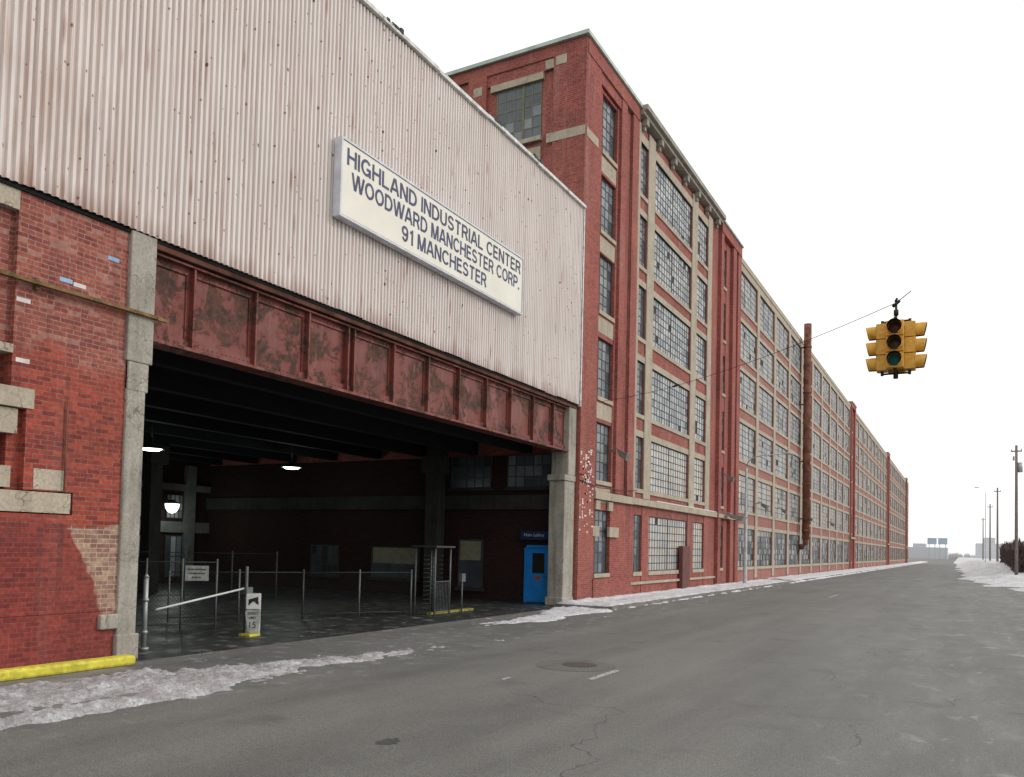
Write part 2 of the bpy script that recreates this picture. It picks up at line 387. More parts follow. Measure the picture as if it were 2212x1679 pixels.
WC={}
def window_mesh(w,h,nc,nr,var,mix,frame=M_frame,heavy=4,axis='y'):
    key=(w,h,nc,nr,var,mix,frame.name,axis)
    if key in WC: return WC[key]
    rnd=random.Random(nc*131+nr*17+var*7+len(mix)+int(w*10))
    bm=bmesh.new()
    cw=w/nc; ch=h/nr
    dark=set()
    if nc>5 and rnd.random()<.6:
        i0=rnd.randrange(0,nc-3); j0=rnd.randrange(0,nr-1)
        for i in range(i0,i0+rnd.choice((2,3,4))):
            for j in range(j0,j0+2): dark.add((i,j))
    for i in range(nc):
        for j in range(nr):
            a,b,c,d=i*cw,(i+1)*cw,j*ch,(j+1)*ch
            t1=rnd.uniform(-1,1)*.006*cw; t2=rnd.uniform(-1,1)*.006*ch
            vs=[bm.verts.new(p) for p in ((t1+t2,a,c),(-t1+t2,b,c),(-t1-t2,b,d),(t1-t2,a,d))]
            f=bm.faces.new(vs); f.material_index=2 if ((i,j) in dark and rnd.random()<.8) else (4 if rnd.random()<.012 else rnd.choice(mix))
    for i in range(nc+1):
        hv=i%heavy==0
        t=.045 if hv else .019
        y=i*cw; box(bm,-.03,.022 if hv else .012,max(0,y-t),min(w,y+t),0,h)
    for j in range(nr+1):
        t=.035 if j in(0,nr) else .018
        z=j*ch; box(bm,-.03,.014,0,w,max(0,z-t),min(h,z+t))
    if axis=='x':
        for v in bm.verts: v.co=Vector((v.co.y,-v.co.x,v.co.z))
    bmesh.ops.recalc_face_normals(bm,faces=[f for f in bm.faces if f.material_index==0])
    for f in bm.faces:
        if f.material_index>0:
            f.normal_update()
            if axis=='y' and f.normal.x<0 or axis=='x' and f.normal.y>0: f.normal_flip()
    me=bpy.data.meshes.new('window'); bm.to_mesh(me); bm.free()
    for m in (frame,M_g1,M_g2,M_g3,M_g4,M_g5,M_g6): me.materials.append(m)
    WC[key]=me; return me
def window(me,loc,parent,label=None,name='window'):
    o=bpy.data.objects.new(name,me); o.location=loc; COL.objects.link(o)
    o.parent=parent; o.matrix_parent_inverse=PINV[parent.name]
    if label:o['label']=label
    return o

# ---------------------------------------------------------------- camera (calibrated)
f=1759.;cx=1106.;cy=1111.;Wp=2212.;Hp=1679.;h=2.1
Yc=np.array([974,-92,-f]);Yc/=np.linalg.norm(Yc)
Zc=np.array([1094,46700,-1768.]);Zc-=Yc*Zc.dot(Yc);Zc/=np.linalg.norm(Zc)
Xc=np.cross(Yc,Zc)
cam=bpy.data.cameras.new('camera'); co=bpy.data.objects.new('camera',cam); COL.objects.link(co)
co.matrix_world=Matrix([list(Xc)+[0],list(Yc)+[0],list(Zc)+[h],[0,0,0,1]])
cam.sensor_width=36; cam.lens=f/Wp*36; cam.shift_y=(cy-Hp/2)/Wp; cam.clip_end=5000; cam.clip_start=.1
S.camera=co

# ---------------------------------------------------------------- world + sun
w=bpy.data.worlds.new('World'); S.world=w; w.use_nodes=True
nt=w.node_tree; bg=nt.nodes['Background']
sk=nt.nodes.new('ShaderNodeTexSky'); sk.sky_type='NISHITA'; sk.sun_disc=False
sk.sun_elevation=math.radians(28); sk.sun_rotation=math.radians(60); sk.dust_density=4; sk.air_density=1.2
hs=nt.nodes.new('ShaderNodeHueSaturation'); hs.inputs['Saturation'].default_value=.25
nt.links.new(sk.outputs[0],hs.inputs['Color'])
mx=nt.nodes.new('ShaderNodeMix'); mx.data_type='RGBA'; mx.inputs[0].default_value=.8
nt.links.new(hs.outputs[0],mx.inputs[6]); mx.inputs[7].default_value=(14.0,13.9,13.7,1)
nt.links.new(mx.outputs[2],bg.inputs['Color']); bg.inputs['Strength'].default_value=.1
sl=bpy.data.lights.new('sun','SUN'); sl.energy=.9; sl.angle=math.radians(14); sl.color=(1,.95,.88)
so=bpy.data.objects.new('sun',sl); COL.objects.link(so)
sd=Vector((math.sin(math.radians(60))*math.cos(math.radians(28)),math.cos(math.radians(60))*math.cos(math.radians(28)),math.sin(math.radians(28))))
so.rotation_euler=(-sd).to_track_quat('-Z','Y').to_euler(); so.location=(20,-10,30)

# ---------------------------------------------------------------- ground
def struct(o): o['kind']='structure'; return o
def sheet(name,x0,x1,y0,y1,z,mat):
    bm=bmesh.new()
    bm.faces.new([bm.verts.new(p) for p in ((x0,y0,z),(x1,y0,z),(x1,y1,z),(x0,y1,z))]); return struct(mk(name,bm,mat))
sheet('ground',-900,900,-200,2500,-.02,M_pave)
sheet('road',-12.9,30,-60,1800,0,M_asph)
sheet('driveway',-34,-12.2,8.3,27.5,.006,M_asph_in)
struct(B('pavement',[(-12.55,-10.55,25.9,320,-.01,.11),(-10.55,-10.4,25.9,320,-.01,.125)],M_pave))
struct(B('pavement',[(-12.55,-9.3,-30,8.2,-.01,.09)],M_pave))
bm=bmesh.new()
def quad(bm,x0,x1,y0,y1,z,rag=0):
    n=8 if rag else 1
    for i in range(n):
        a=y0+(y1-y0)*i/n;b=y0+(y1-y0)*(i+1)/n
        r=[random.uniform(-rag,rag) for _ in range(2)]
        bm.faces.new([bm.verts.new(q) for q in ((x0+r[0],a,z),(x1+r[1],a,z),(x1+r[1],b,z),(x0+r[0],b,z))])
quad(bm,-5.25,-5.14,12.05,13.25,.005,.008); quad(bm,-6.36,-6.28,11.2,11.45,.005)
quad(bm,-5.65,-5.53,41.5,44.5,.005)
k=N('worn_road_paint'); nn=k.noise(k.pos(),18,5,.7)
M_dash=k.out(k.mix(k.ramp(nn,.42,.6),(.5,.5,.49),(.14,.14,.14)),.8)
struct(mk('road_marking',bm,M_dash))
bm=bmesh.new()
def disc(bm,x,y,rx,ry,z,seed,j=.12):
    rr=random.Random(seed); c=[bm.verts.new((x+math.cos(t)*rx*(1+rr.uniform(-j,j)),y+math.sin(t)*ry*(1+rr.uniform(-j,j)),z)) for t in [2*math.pi*i/28 for i in range(28)]]
    bm.faces.new(c)
disc(bm,-6.05,13.35,.72,.72,.004,1,.06)
M_tar=asphalt('tar_patch',(.104,.102,.095)); struct(mk('road_patch',bm,M_tar))
bm=bmesh.new(); disc(bm,-6.0,13.45,.31,.31,.009,5,0)
struct(mk('manhole_cover',bm,plain('cast_iron',(.085,.075,.065),.6,.2,.3,.3,20)))
bm=bmesh.new(); disc(bm,-5.3,7.0,.10,.15,.004,4,.35); struct(mk('tar_spot',bm,asphalt('tar_spot',(.06,.06,.06))))

def ss(t): t=max(0,min(1,t)); return t*t*(3-2*t)
def field(name,xs,ys,fn,mat):
    bm=bmesh.new(); g=[[bm.verts.new((x,y,fn(x,y))) for y in ys] for x in xs]
    for i in range(len(xs)-1):
        for j in range(len(ys)-1):
            q=(g[i][j],g[i+1][j],g[i+1][j+1],g[i][j+1])
            if max(v.co.z for v in q)>-.03:
                fc=bm.faces.new(q); fc.smooth=True
    bmesh.ops.delete(bm,geom=[v for v in bm.verts if not v.link_faces],context='VERTS')
    return struct(mk(name,bm,mat))
def fr(a,b,s):
    n=int((b-a)/s)+1; return [a+s*i for i in range(n)]
def nz(x,y,s,o=0): return noise.fractal(Vector((x*s,y*s,o)),.9,2.0,5)
def hl(x,y):
    outer=-8.95+.1*math.sin(y*1.7)+nz(x,y,.9,3)*.3
    inner=-11.25 if y<8 else -11.25+(y-8)*.27
    inner+=nz(x,y,1.3,8)*.3
    d=min(outer-x,x-inner)
    taper=1 if y<10 else max(0,1-(y-10)/5.6)
    base=.085 if y<8.2 else 0
    return max(-.06,-.035+ss(d/.8)*(.055+.03*taper)+nz(x,y,2.4)*.04*ss(d/.3+.4)+nz(x,y,8,5)*.042 + (base*ss((d+.1)/.3)))
field('snow',fr(-11.6,-8.3,.045),fr(1.5,16.2,.05),hl,M_snow)
def hr(x,y):
    outer=-10.2+nz(x,y,.5,3)*.4
    inner=-12.6 if y>26 else (-11.5+nz(x,y,1,4)*.3 - (0 if y<22 else .27*(y-22)))
    d=min(outer-x,x-inner)
    sidewalk=.10 if y>25.9 and x<-10.45 else 0
    t=ss((y-17.5)/3.5)
    return max(-.06,sidewalk-.045+ss(d/.35)*.085*t+nz(x,y,1.5,1)*.05+nz(x,y,6,5)*.032+ (.05 if x<-12 and y>26 else 0))
field('snow',fr(-12.6,-9.3,.07),fr(17.5,60,.12),hr,M_snow2)
field('snow',fr(-12.6,-9.3,.3),fr(60,310,1.0),lambda x,y:hr(x,y)+.05*ss((-10.4-x)/.5),M_snow2)
def hm(x,y):
    xb=3-(y-52)*3/29 if y<81 else -max(0,(y-81)*.012)
    xb+=nz(x,y,.12,2)*1.5
    e=ss((x-xb)/1.5)
    return max(-.06,-.06+e*(.06+nz(x,y,.45,6)*.16)+1.5*ss((y-64)/55)*ss((x-xb-.3)/5)+nz(x,y,.9,9)*.07*e)
field('snow',fr(-3,32,.3),fr(46,130,.5),hm,M_snow3)
field('snow',fr(-3,60,1.5),fr(130,700,6),hm,M_snow3)

# ---------------------------------------------------------------- FACTORY
FLOORS=[(1.1,3.6),(4.75,7.05),(8.05,10.4),(11.45,13.75),(14.65,16.9),(17.85,20.15)]
XF=-12.5; XB=-12.9
XW=-12.60
fac=thing('factory_building',(-13,130,0),'long six storey red brick and concrete factory with steel windows','factory')
brick=bmesh.new(); conc=bmesh.new(); farb=bmesh.new()
B('building_core',[(-33,XB,27.95,236,0,20.6)],M_brick_far,fac)
def layer(bm,y0,y1,z0,z1,oy,rows,x0=XB,x1=XF):
    ys=[y0]+[v for o in oy for v in o]+[y1]
    for i in range(0,len(ys),2):
        if ys[i+1]-ys[i]>.01: box(bm,x0,x1,ys[i],ys[i+1],z0,z1)
    for a,b in oy:
        zz=[z0]+[v for r in rows for v in r]+[z1]
        for i in range(0,len(zz),2):
            if zz[i+1]-zz[i]>.01: box(bm,x0,x1-.03,a,b,zz[i],zz[i+1])
TW=(29.15,30.75)
layer(brick,27.4,33.0,0,21.35,[TW],FLOORS)
box(brick,-33,XB,27.4,27.95,0,21.35)
box(brick,-33,XB,27.95,33.0,20.6,21.35)
for a,b in ((27.4,28.75),(30.95,31.55),(32.25,33.0)):
    box(brick,XF,XF+.12,a,b,(4.35 if a>28 else 0.0),20.75)
box(brick,XF,XF+.08,28.75,30.95,20.3,20.75)
box(brick,XF,XF+.15,27.4,33.0,20.75,21.35)
box(brick,XF,XF+.10,28.9,33.0,0,.9)
for (z0,z1) in FLOORS:
    box(conc,XB+.05,XF+.04,TW[0],TW[1],z0-.16,z0)
    if z0>4: box(conc,XB+.05,XF-.02,TW[0],TW[1],z0-.86,z0-.24)
box(conc,XF+.121,XF+.135,27.4,28.5,17.55,17.9)
box(conc,XF-.3,XF+.16,28.9,33.0,4.0,4.3)
for a,b in ((28.75,29.1),(30.8,31.15)):
    box(conc,XF,XF+.11,a-.35,b+.3,2.55,2.95)
for y in (29.3,30.6): box(conc,XF,XF+.09,y-.22,y+.22,3.6,3.95)
box(conc,-14.0,-12.375,27.235,27.25,17.55,17.9)
box(brick,-13.75,-12.38,27.25,27.4,14.6,20.9)
box(brick,-17.6,-16.75,27.25,27.4,14.6,20.9)
box(brick,-33,-12.38,27.28,27.4,20.9,21.35)
box(brick,-16.75,-13.75,27.33,27.4,20.45,20.9)
box(conc,-16.55,-14.2,27.25,27.4,20.15,20.42)
box(conc,-16.5,-14.25,27.22,27.4,17.75,17.92)
box(conc,-16.3,-14.3,27.34,27.4,16.9,17.55)
box(conc,-17.35,-16.95,27.235,27.25,20.15,20.5)
box(conc,-13.65,-13.2,27.235,27.25,20.5,20.85)
box(conc,-14.1,-13.75,27.24,27.33,20.45,20.8)
OB=[(33.45,34.5),(35.4,41.35),(42.3,44.4)]
layer(brick,33.0,46.6,0,20.9,OB,FLOORS)
for (a,b) in ((33.0,33.45),(34.5,35.4),(41.35,42.3),(44.4,45.2)):
    box(conc,XF,XF+.04,a,b,4.35,20.9)
for (z0,z1) in FLOORS:
    for a,b in OB:
        box(conc,XB+.05,XF+.03,a,b,z0-.18,z0)
        if z1<20 and z1>4: box(conc,XB+.05,XF+.0,a,b,z1,z1+.28)
        if z1>20: box(conc,XB+.05,XF+.02,a,b,z1,z1+.4)
box(conc,XF-.2,XF+.16,33.0,46.6,4.02,4.3)
box(conc,XF-.2,XF+.08,33.0,46.6,.55,.66)
PAVS=[(46.6,51.4),(109.9,114.6),(166.8,171.5),(223.7,228.4)]
for n,(a,b) in enumerate(PAVS):
    ow=(a+.75,a+1.9) if n==0 else (a+1.8,a+2.9)
    layer(brick,a,b,0,21.3,[ow],FLOORS)
    box(brick,XF,XF+.2,a,a+.55,0,20.7); box(brick,XF,XF+.2,b-2.0 if n==0 else b-.9,b-1.2 if n==0 else b,0,20.7)
    if n==0: box(brick,XF,XF+.2,b-.8,b,0,20.7)
    box(brick,XF,XF+.24,a,b,20.7,21.3)
    box(brick,-33,XB,a,b,20.6,21.3)
    for (z0,z1) in FLOORS:
        box(conc,XB+.05,XF+.04,*ow,z0-.16,z0)
    box(conc,XF,XF+.26,a,b,4.02,4.25)
SEC=[(51.4,109.9,10),(114.6,166.8,9),(171.5,223.7,9),(228.4,236,1)]
bays=[]
for a,b,n in SEC:
    p=(b-a)/n
    oy=[(a+p*i+.4,a+p*(i+1)-.4) for i in range(n)]
    layer(farb,a,b,0,20.6,oy,FLOORS)
    box(conc,XB,XF+.08,a,b,20.6,20.95)
    box(conc,XF,XF+.03,a,b,20.15,20.599)
    for i in range(n+1):
        y=a+p*i; y0=max(a,y-.36); y1=min(b,y+.36)
        box(conc,XF,XF+.04,y0,y1,.35,20.15)
    for y0,y1 in oy:
        for (z0,z1) in FLOORS:
            box(conc,XB+.05,XF+.03,y0,y1,z0-.2,z0)
            if z1<20: box(conc,XB+.05,XF-.0,y0,y1,z1,z1+.26)
        bays.append((y0,y1))
mk('brick_wall',brick,M_brick,fac)
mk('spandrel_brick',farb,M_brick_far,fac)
mk('concrete_frame',conc,M_conc_tan,fac)
B('coping',[(-33.1,XF+.24,27.15,33.05,21.35,21.5),(XB-.3,XF+.33,46.55,51.45,21.3,21.42)]+[(XB-.3,XF+.33,a-.05,b+.05,21.3,21.42) for a,b in PAVS[1:]],M_coping,fac,None,True)
bm=bmesh.new()
box(bm,XB-.4,XF+.46,33.06,46.5,21.27,21.5); box(bm,XB-.4,XF+.30,33.06,46.5,21.10,21.27)
y=33.5
while y<46.3:
    box(bm,XF+.04,XF+.28,y,y+.30,20.82,21.10); box(bm,XF+.04,XF+.16,y+.05,y+.25,20.62,20.82)
    y+=2.03
mk('cornice',bm,M_conc,fac)
B('snow_ledge',[(XF+.05,XF+.17,36,46.3,4.3,4.34)],M_white,fac,'thin line of snow on the ledge')
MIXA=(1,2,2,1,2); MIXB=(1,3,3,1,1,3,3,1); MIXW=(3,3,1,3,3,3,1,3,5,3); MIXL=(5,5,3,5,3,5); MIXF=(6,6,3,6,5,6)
for fi,(z0,z1) in enumerate(FLOORS):
    hh=round(z1-z0,2)
    window(window_mesh(1.6,hh,4,6,fi%3,MIXA),(XW-.06,TW[0],z0),fac)
    for oi,(a,b) in enumerate(OB):
        ww=round(b-a,2); nc={0:3,1:16,2:5}[oi]
        mm=MIXA if oi==0 else (MIXB if fi>1 else MIXL)
        window(window_mesh(ww,hh,nc,7,fi%3,mm,heavy=8 if oi==1 else 5),(XW,a,z0),fac)
    a=PAVS[0][0]
    window(window_mesh(1.15,hh,3,6,fi%2,MIXA),(XW,a+.75,z0),fac)
rest=bmesh.new()
for bi,(y0,y1) in enumerate(bays):
    for fi,(z0,z1) in enumerate(FLOORS):
        hh=round(z1-z0,2); ww=round(y1-y0,2)
        if bi<10:
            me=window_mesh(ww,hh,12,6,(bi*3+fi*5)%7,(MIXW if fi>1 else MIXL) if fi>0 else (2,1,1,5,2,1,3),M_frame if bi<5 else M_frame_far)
            window(me,(XW,y0,z0),fac)
        else:
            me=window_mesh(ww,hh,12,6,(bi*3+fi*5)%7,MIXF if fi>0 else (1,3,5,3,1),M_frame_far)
            n0=len(rest.verts); rest.from_mesh(me); rest.verts.ensure_lookup_table()
            for v in rest.verts[n0:]: v.co+=Vector((XW,y0,z0))
for a,b in PAVS[1:]:
    for fi,(z0,z1) in enumerate(FLOORS):
        me=window_mesh(1.1,round(z1-z0,2),3,6,0,MIXA)
        n0=len(rest.verts); rest.from_mesh(me); rest.verts.ensure_lookup_table()
        for v in rest.verts[n0:]: v.co+=Vector((XW,a+1.8,z0))
me=bpy.data.meshes.new('far_windows'); rest.to_mesh(me); rest.free()
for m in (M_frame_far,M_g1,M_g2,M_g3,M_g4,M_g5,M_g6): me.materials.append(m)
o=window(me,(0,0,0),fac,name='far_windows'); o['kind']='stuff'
window(window_mesh(2.0,2.2,5,5,0,(1,2,2),M_frame_g,heavy=3,axis='x'),(-16.3,27.37,17.93),fac,'olive framed window below the tower roof')
window(window_mesh(2.0,2.2,5,5,1,(1,2,2),M_frame_g,heavy=3,axis='x'),(-16.3,27.37,14.7),fac)
# passage side of tower
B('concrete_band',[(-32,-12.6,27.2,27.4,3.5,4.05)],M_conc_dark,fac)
B('shaded_wall',[(-32,-12.9,27.36,27.4,0,5.6)],M_brick_dark,fac)  # thin brick layer whose dark colour paints the shade on this side
for xa,wd,z0,hh,mm in ((-15.4,1.9,4.35,1.25,(1,2,1)),(-18.0,1.9,4.35,1.25,(2,2,4)),(-17.55,1.15,.42,1.9,(2,2)),(-21.9,2.5,.65,1.3,(2,2)),(-25.3,1.6,.65,1.3,(2,4))):
    window(window_mesh(wd,hh,5 if hh<1.5 else 2,3 if hh<1.5 else 2,2,mm,M_frame,heavy=5,axis='x'),(xa,27.33,z0),fac,'dark window inside the covered passage')
    B('window_sill',[(xa-.08,xa+wd+.08,27.22,27.36,z0-.12,z0-.01)],M_conc_dark,fac)
B('window_blind',[(-17.45,-16.5,27.3,27.31,1.5,2.25),(-21.8,-19.5,27.3,27.31,1.25,1.9)],M_blind,fac,None,True)
bm=bmesh.new(); box(bm,-14.42,-13.46,27.26,27.35,.02,2.06,0); box(bm,-14.18,-13.68,27.25,27.262,1.1,1.85,1); box(bm,-14.05,-13.85,27.24,27.255,.85,1.0,2)
box(bm,-14.5,-14.42,27.2,27.36,0,2.15,0); box(bm,-13.46,-13.38,27.2,27.36,0,2.15,0); box(bm,-14.5,-13.38,27.2,27.36,2.06,2.15,0)
mk('blue_door',bm,[M_bluedoor,M_black,M_red],fac,'bright blue door with dark window')
bm=bmesh.new(); tube(bm,[(-13.56,27.25,1.0),(-13.56,27.19,1.0),(-13.68,27.19,1.0)],.018,6); mk('door_handle',bm,M_steel,fac)
B('brown_door',[(XF+.02,XF+.22,39.9,41.2,.05,2.3)],M_brown,fac,'brown boarded side door')
bm=bmesh.new()
for i in range(90):
    yy=27.45+round(random.random()*1.1/.225)*.225; zz=2.2+round(random.triangular(0,3.8,2.6)/.076)*.076
    box(bm,XF+.121,XF+.124,yy,yy+random.uniform(.06,.2),zz,zz+.06)
mk('whitewashed_patch',bm,M_whitebrick,fac,'flaking white paint on corner bricks')
def flood(y,z,s=.35,arm=.5,big=False):
    bm=bmesh.new(); tube(bm,[(XF+.05,y,z+.1),(XF+arm*.6,y,z+.22),(XF+arm,y,z+.12)],.03,6)
    x=XF+arm
    vs=[(x-s*.3,y-s*.5,z+.15),(x+s,y-s*.6,z-.02),(x+s,y+s*.6,z-.02),(x-s*.3,y+s*.5,z+.15),(x,y-s*.4,z-.12),(x+s*.8,y-s*.5,z-.3),(x+s*.8,y+s*.5,z-.3),(x,y+s*.4,z-.12)]
    v=[bm.verts.new(p) for p in vs]
    for q in ((0,1,2,3),(4,7,6,5),(0,4,5,1),(1,5,6,2),(2,6,7,3),(3,7,4,0)): bm.faces.new([v[i] for i in q])
    return mk('wall_lamp',bm,M_steel if big else M_wood,fac)
for y,z in ((30.5,5.9),(47.6,6.4),(57,5.3),(64,5.3),(76,5.2),(90,5.2)): flood(y,z)
flood(48.2,4.15,.8,.6,True)
bm=bmesh.new(); tube(bm,[(-13.5,32.6,21.5),(-13.5,32.6,22.0),(-13.5,32.6,23.4)],[.06,.03,.022],6); mk('roof_mast',bm,M_blackm,fac)
bm=bmesh.new(); tube(bm,[(XF+.14,31.9,4.4),(XF+.14,31.9,9),(XF+.14,31.95,17)],.022,6); mk('conduit',bm,M_rustpipe,fac)
bm=bmesh.new(); tube(bm,[(-12.36,27.35,4.6),(-12.3,29.0,4.42),(-12.28,31.5,4.5),(-12.28,33.2,4.6)],.018,5); mk('cable',bm,M_blackm,fac)
st=thing('exhaust_stack',(-11.9,74,2.7),'tall rusty steel exhaust pipe fixed to factory wall','pipe')
bm=bmesh.new(); tube(bm,[(-11.9,74,3.3),(-11.9,74,22.1)],.32,20)
for z in (4,8,12,16,20): tube(bm,[(-11.9,74,z),(-11.9,74,z+.12)],.36,20)
mk('pipe',bm,M_rustpipe,st)
bm=bmesh.new(); tube(bm,[(-11.9,74,3.3),(-11.9,74,2.9),(-12.1,74,2.65),(-12.5,74,2.6)],.25,12); mk('elbow',bm,M_rustpipe,st)
B('bracket',[(-12.45,-11.9,73.9,74.1,z,z+.1) for z in (5,10,15,20)],M_rustpipe,st,None,True)

# ---------------------------------------------------------------- BRIDGE over passage
br=thing('covered_bridge',(-12.5,18,0),'enclosed bridge clad in rust streaked white corrugated sheet','bridge building')
bm=bmesh.new()
prof=[(0,0),(.035,0),(.055,.040),(.105,.040)]
y=-6.0; ys=[]
while y<27.25:
    for a,b in prof: ys.append((y+a,b))
    y+=.125
ys=[(a,b) for a,b in ys if a<27.3]
zz=[7.36,9.8,12.3,14.75]
grid=[]
for i,(a,b) in enumerate(ys):
    sid=math.floor(a/.875)
    grid.append([bm.verts.new((-12.42+b+.009*math.sin(sid*2.4+zi)+.002*nz(a,zi,1.1,4),a,z+(.035*nz(sid,zi,7.3,2) if zi in(0,3) else 0))) for zi,z in enumerate(zz)])
for i in range(len(grid)-1):
    for j in range(3): bm.faces.new((grid[i][j],grid[i+1][j],grid[i+1][j+1],grid[i][j+1]))
mk('corrugated_cladding',bm,M_corr,br)
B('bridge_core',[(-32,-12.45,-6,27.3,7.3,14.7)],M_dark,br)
y=-6
while y<27.3:
    L=random.uniform(2.2,3.2); e=min(27.35,y+L)
    dz=random.uniform(-.02,.05)
    B('roof_flashing',[(-12.7,-12.29,y,e-.03,14.72+dz,14.82+dz)],M_flash,br)
    y+=L
for yy in (15.3,20.4,23.1):
    bm=bmesh.new()
    for i in range(6):
        a=yy+i*.11; box(bm,-12.6,-12.27-random.random()*.03,a,a+.115,14.83,14.87+random.random()*.08)
    mk('torn_roofing',bm,M_blackm,br,'torn black roofing felt')
B('corner_trim',[(-12.7,-12.35,27.28,27.36,7.3,14.85)],M_flash,br)
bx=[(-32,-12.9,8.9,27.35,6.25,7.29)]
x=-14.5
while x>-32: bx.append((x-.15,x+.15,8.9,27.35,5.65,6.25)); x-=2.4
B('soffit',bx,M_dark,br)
bm=bmesh.new()
gx=-12.72
box(bm,gx-.02,gx,9.25,26.85,5.62,7.35)
box(bm,gx-.25,gx+.20,9.25,26.85,5.56,5.62); box(bm,gx+.02,gx+.06,9.25,26.85,5.62,5.78)
box(bm,gx+.0,gx+.04,9.25,26.85,7.0,7.13); box(bm,gx-.2,gx+.17,9.25,26.85,7.13,7.17)
y=10.25; k_=0
while y<26.6:
    box(bm,gx,gx+.15,y-.02,y+.02,5.62,7.13); box(bm,gx,gx+.03,y-.10,y+.10,5.78,7.0)
    if k_==3: box(bm,gx,gx+.15,y-.24,y-.2,5.62,7.13)
    y+=1.53; k_+=1
def rivet(x,y,z,r=.018):
    c=bm.verts.new((x+r,y,z)); rg=[bm.verts.new((x,y+math.cos(t)*r,z+math.sin(t)*r)) for t in (0,1.05,2.1,3.14,4.2,5.25)]
    for i in range(6): bm.faces.new((c,rg[i],rg[(i+1)%6]))
y=9.35
while y<26.8:
    rivet(gx+.06,y,5.70); rivet(gx+.04,y,7.06); y+=.11
y=10.25
while y<26.6:
    for i in range(11):
        for s in (-.065,.065): rivet(gx+.03,y+s,5.85+i*.105,.015)
    y+=1.53
mk('steel_girder',bm,M_girder,br,'riveted red painted steel girder, peeling')
B('ledger',[(-12.7,-12.47,9.25,27.2,7.2,7.36)],M_ledger,br)
bm=bmesh.new()
box(bm,-13.1,-12.42,8.80,9.30,5.1,7.35); box(bm,-13.1,-12.44,8.84,9.2,0,5.1)
box(bm,-13.15,-12.40,8.82,9.24,0,.45); box(bm,-13.1,-12.43,8.84,9.24,4.6,5.1); box(bm,-13.1,-12.42,8.52,8.85,.55,.8)
o=mk('concrete_pier',bm,M_conc,br); bevel(o,.025)
bm=bmesh.new()
box(bm,-13.15,-12.52,26.45,27.3,0,4.5); box(bm,-13.2,-12.48,26.36,27.3,4.5,4.72); box(bm,-13.2,-12.5,26.68,27.3,4.72,7.3)
box(bm,-13.2,-12.49,26.38,27.3,0,.3)
o2=mk('concrete_pier',bm,M_conc,br); bevel(o2,.03)
# ---------------------------------------------------------------- left building
lb=thing('brick_building',(-12.5,0,0),'old patched red brick building with concrete sills beside passage','building')
B('brick_wall',[(-13.1,XF,6.95,8.84,4.3,7.3),(-13.1,XF,7.2,8.84,2.78,4.3),(-13.1,XF,-10,8.84,0,2.42),(-13.1,XF,8.0,8.84,2.42,2.78),
 (-13.1,XF-.15,7.0,7.2,2.78,4.0),(-13.1,XF-.05,-10,6.7,2.78,3.2),(-13.1,XF-.12,6.72,6.95,4.95,7.0),(-13.1,XF,-10,4.2,4.3,7.3),(-13.1,XF-.15,-10,6.8,3.2,3.6),(XF-.01,XF+.015,-10,8.84,.86,.94)],M_brick_left,lb,None,True)
B('concrete_lintel',[(-13.1,XF+.02,-10,7.30,4.02,4.32),(-13.05,XF-.05,-10,7.1,3.62,4.0),(-13.1,XF+.012,-10,6.95,7.0,7.3)],M_conc_tan,lb,None,True)
B('concrete_sill',[(-13.1,XF+.02,-10,7.95,2.44,2.76),(-13.05,XF+.005,7.35,7.85,2.80,3.12),(-13.05,XF+.005,-10,7.0,2.80,3.12),(-13.1,XF+.02,-10,6.95,4.82,4.95)],M_conc_tan,lb,None,True)
window(window_mesh(4.0,2.05,9,5,1,(2,2,4,1)),(-12.85,2.7,4.95),lb)
B('building_core',[(-32,-13.1,-10,8.84,0,7.3)],M_brick_dark,lb)
for yy,zz_,mt,n in ((8.42,6.72,M_bluebrick,1),(7.62,6.12,M_bluebrick,1),(7.85,6.1,M_whitebrick,1),(7.0,4.7,M_whitebrick,1),(6.97,5.62,M_whitebrick,1)):
    B('painted_brick',[(XF,XF+.004,yy,yy+.21,zz_,zz_+.066)],mt,lb)
bm=bmesh.new(); box(bm,-12.44,-12.39,5.0,9.45,5.93,5.985); box(bm,-12.44,-12.34,5.0,9.45,5.915,5.93); box(bm,-12.5,-12.41,7.2,7.26,5.85,6.03); box(bm,-12.39,-12.33,9.3,9.5,5.9,5.95)
mk('wall_rail',bm,M_ypipe,lb,'worn yellow steel rail across bricks')
bm=bmesh.new(); tube(bm,[(-12.46,7.82,2.8),(-12.46,7.82,4.25)],.014,6); mk('conduit',bm,M_rustpipe,lb)
bm=bmesh.new(); box(bm,-11.62,-11.38,2.0,8.45,.09,.24)
yk=mk('yellow_kerb_bar',bm,M_yellow); bevel(yk,.04)
tag(yk,'yellow painted concrete kerb bar lying before brick wall','kerb')

# ---------------------------------------------------------------- rear wall of passage
rb=thing('rear_building',(-32,18,0),'dim brick building closing the covered passage','building')
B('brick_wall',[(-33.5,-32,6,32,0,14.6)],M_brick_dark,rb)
M_dimc=plain('dim_concrete',(.13,.13,.12),.9)  # concrete colour dimmed for the shade at the passage end
B('concrete_frame',[(-32,-31.8,8.9,27.3,2.35,2.85),(-32,-31.75,25.9,26.4,0,5.5),(-32,-31.75,22.0,22.4,0,5.5),(-32,-31.8,8.9,27.3,4.3,4.6)],M_dimc,rb)
for a in (22.8,24.9,20):
    window(window_mesh(1.6 if a<24 else .9,1.1,4,3,0,(3,1,3)),(-31.9,a,3.0),rb)
    window(window_mesh(1.6 if a<24 else .9,1.9,3,2,0,(1,2,3)),(-31.9,a,.3),rb)

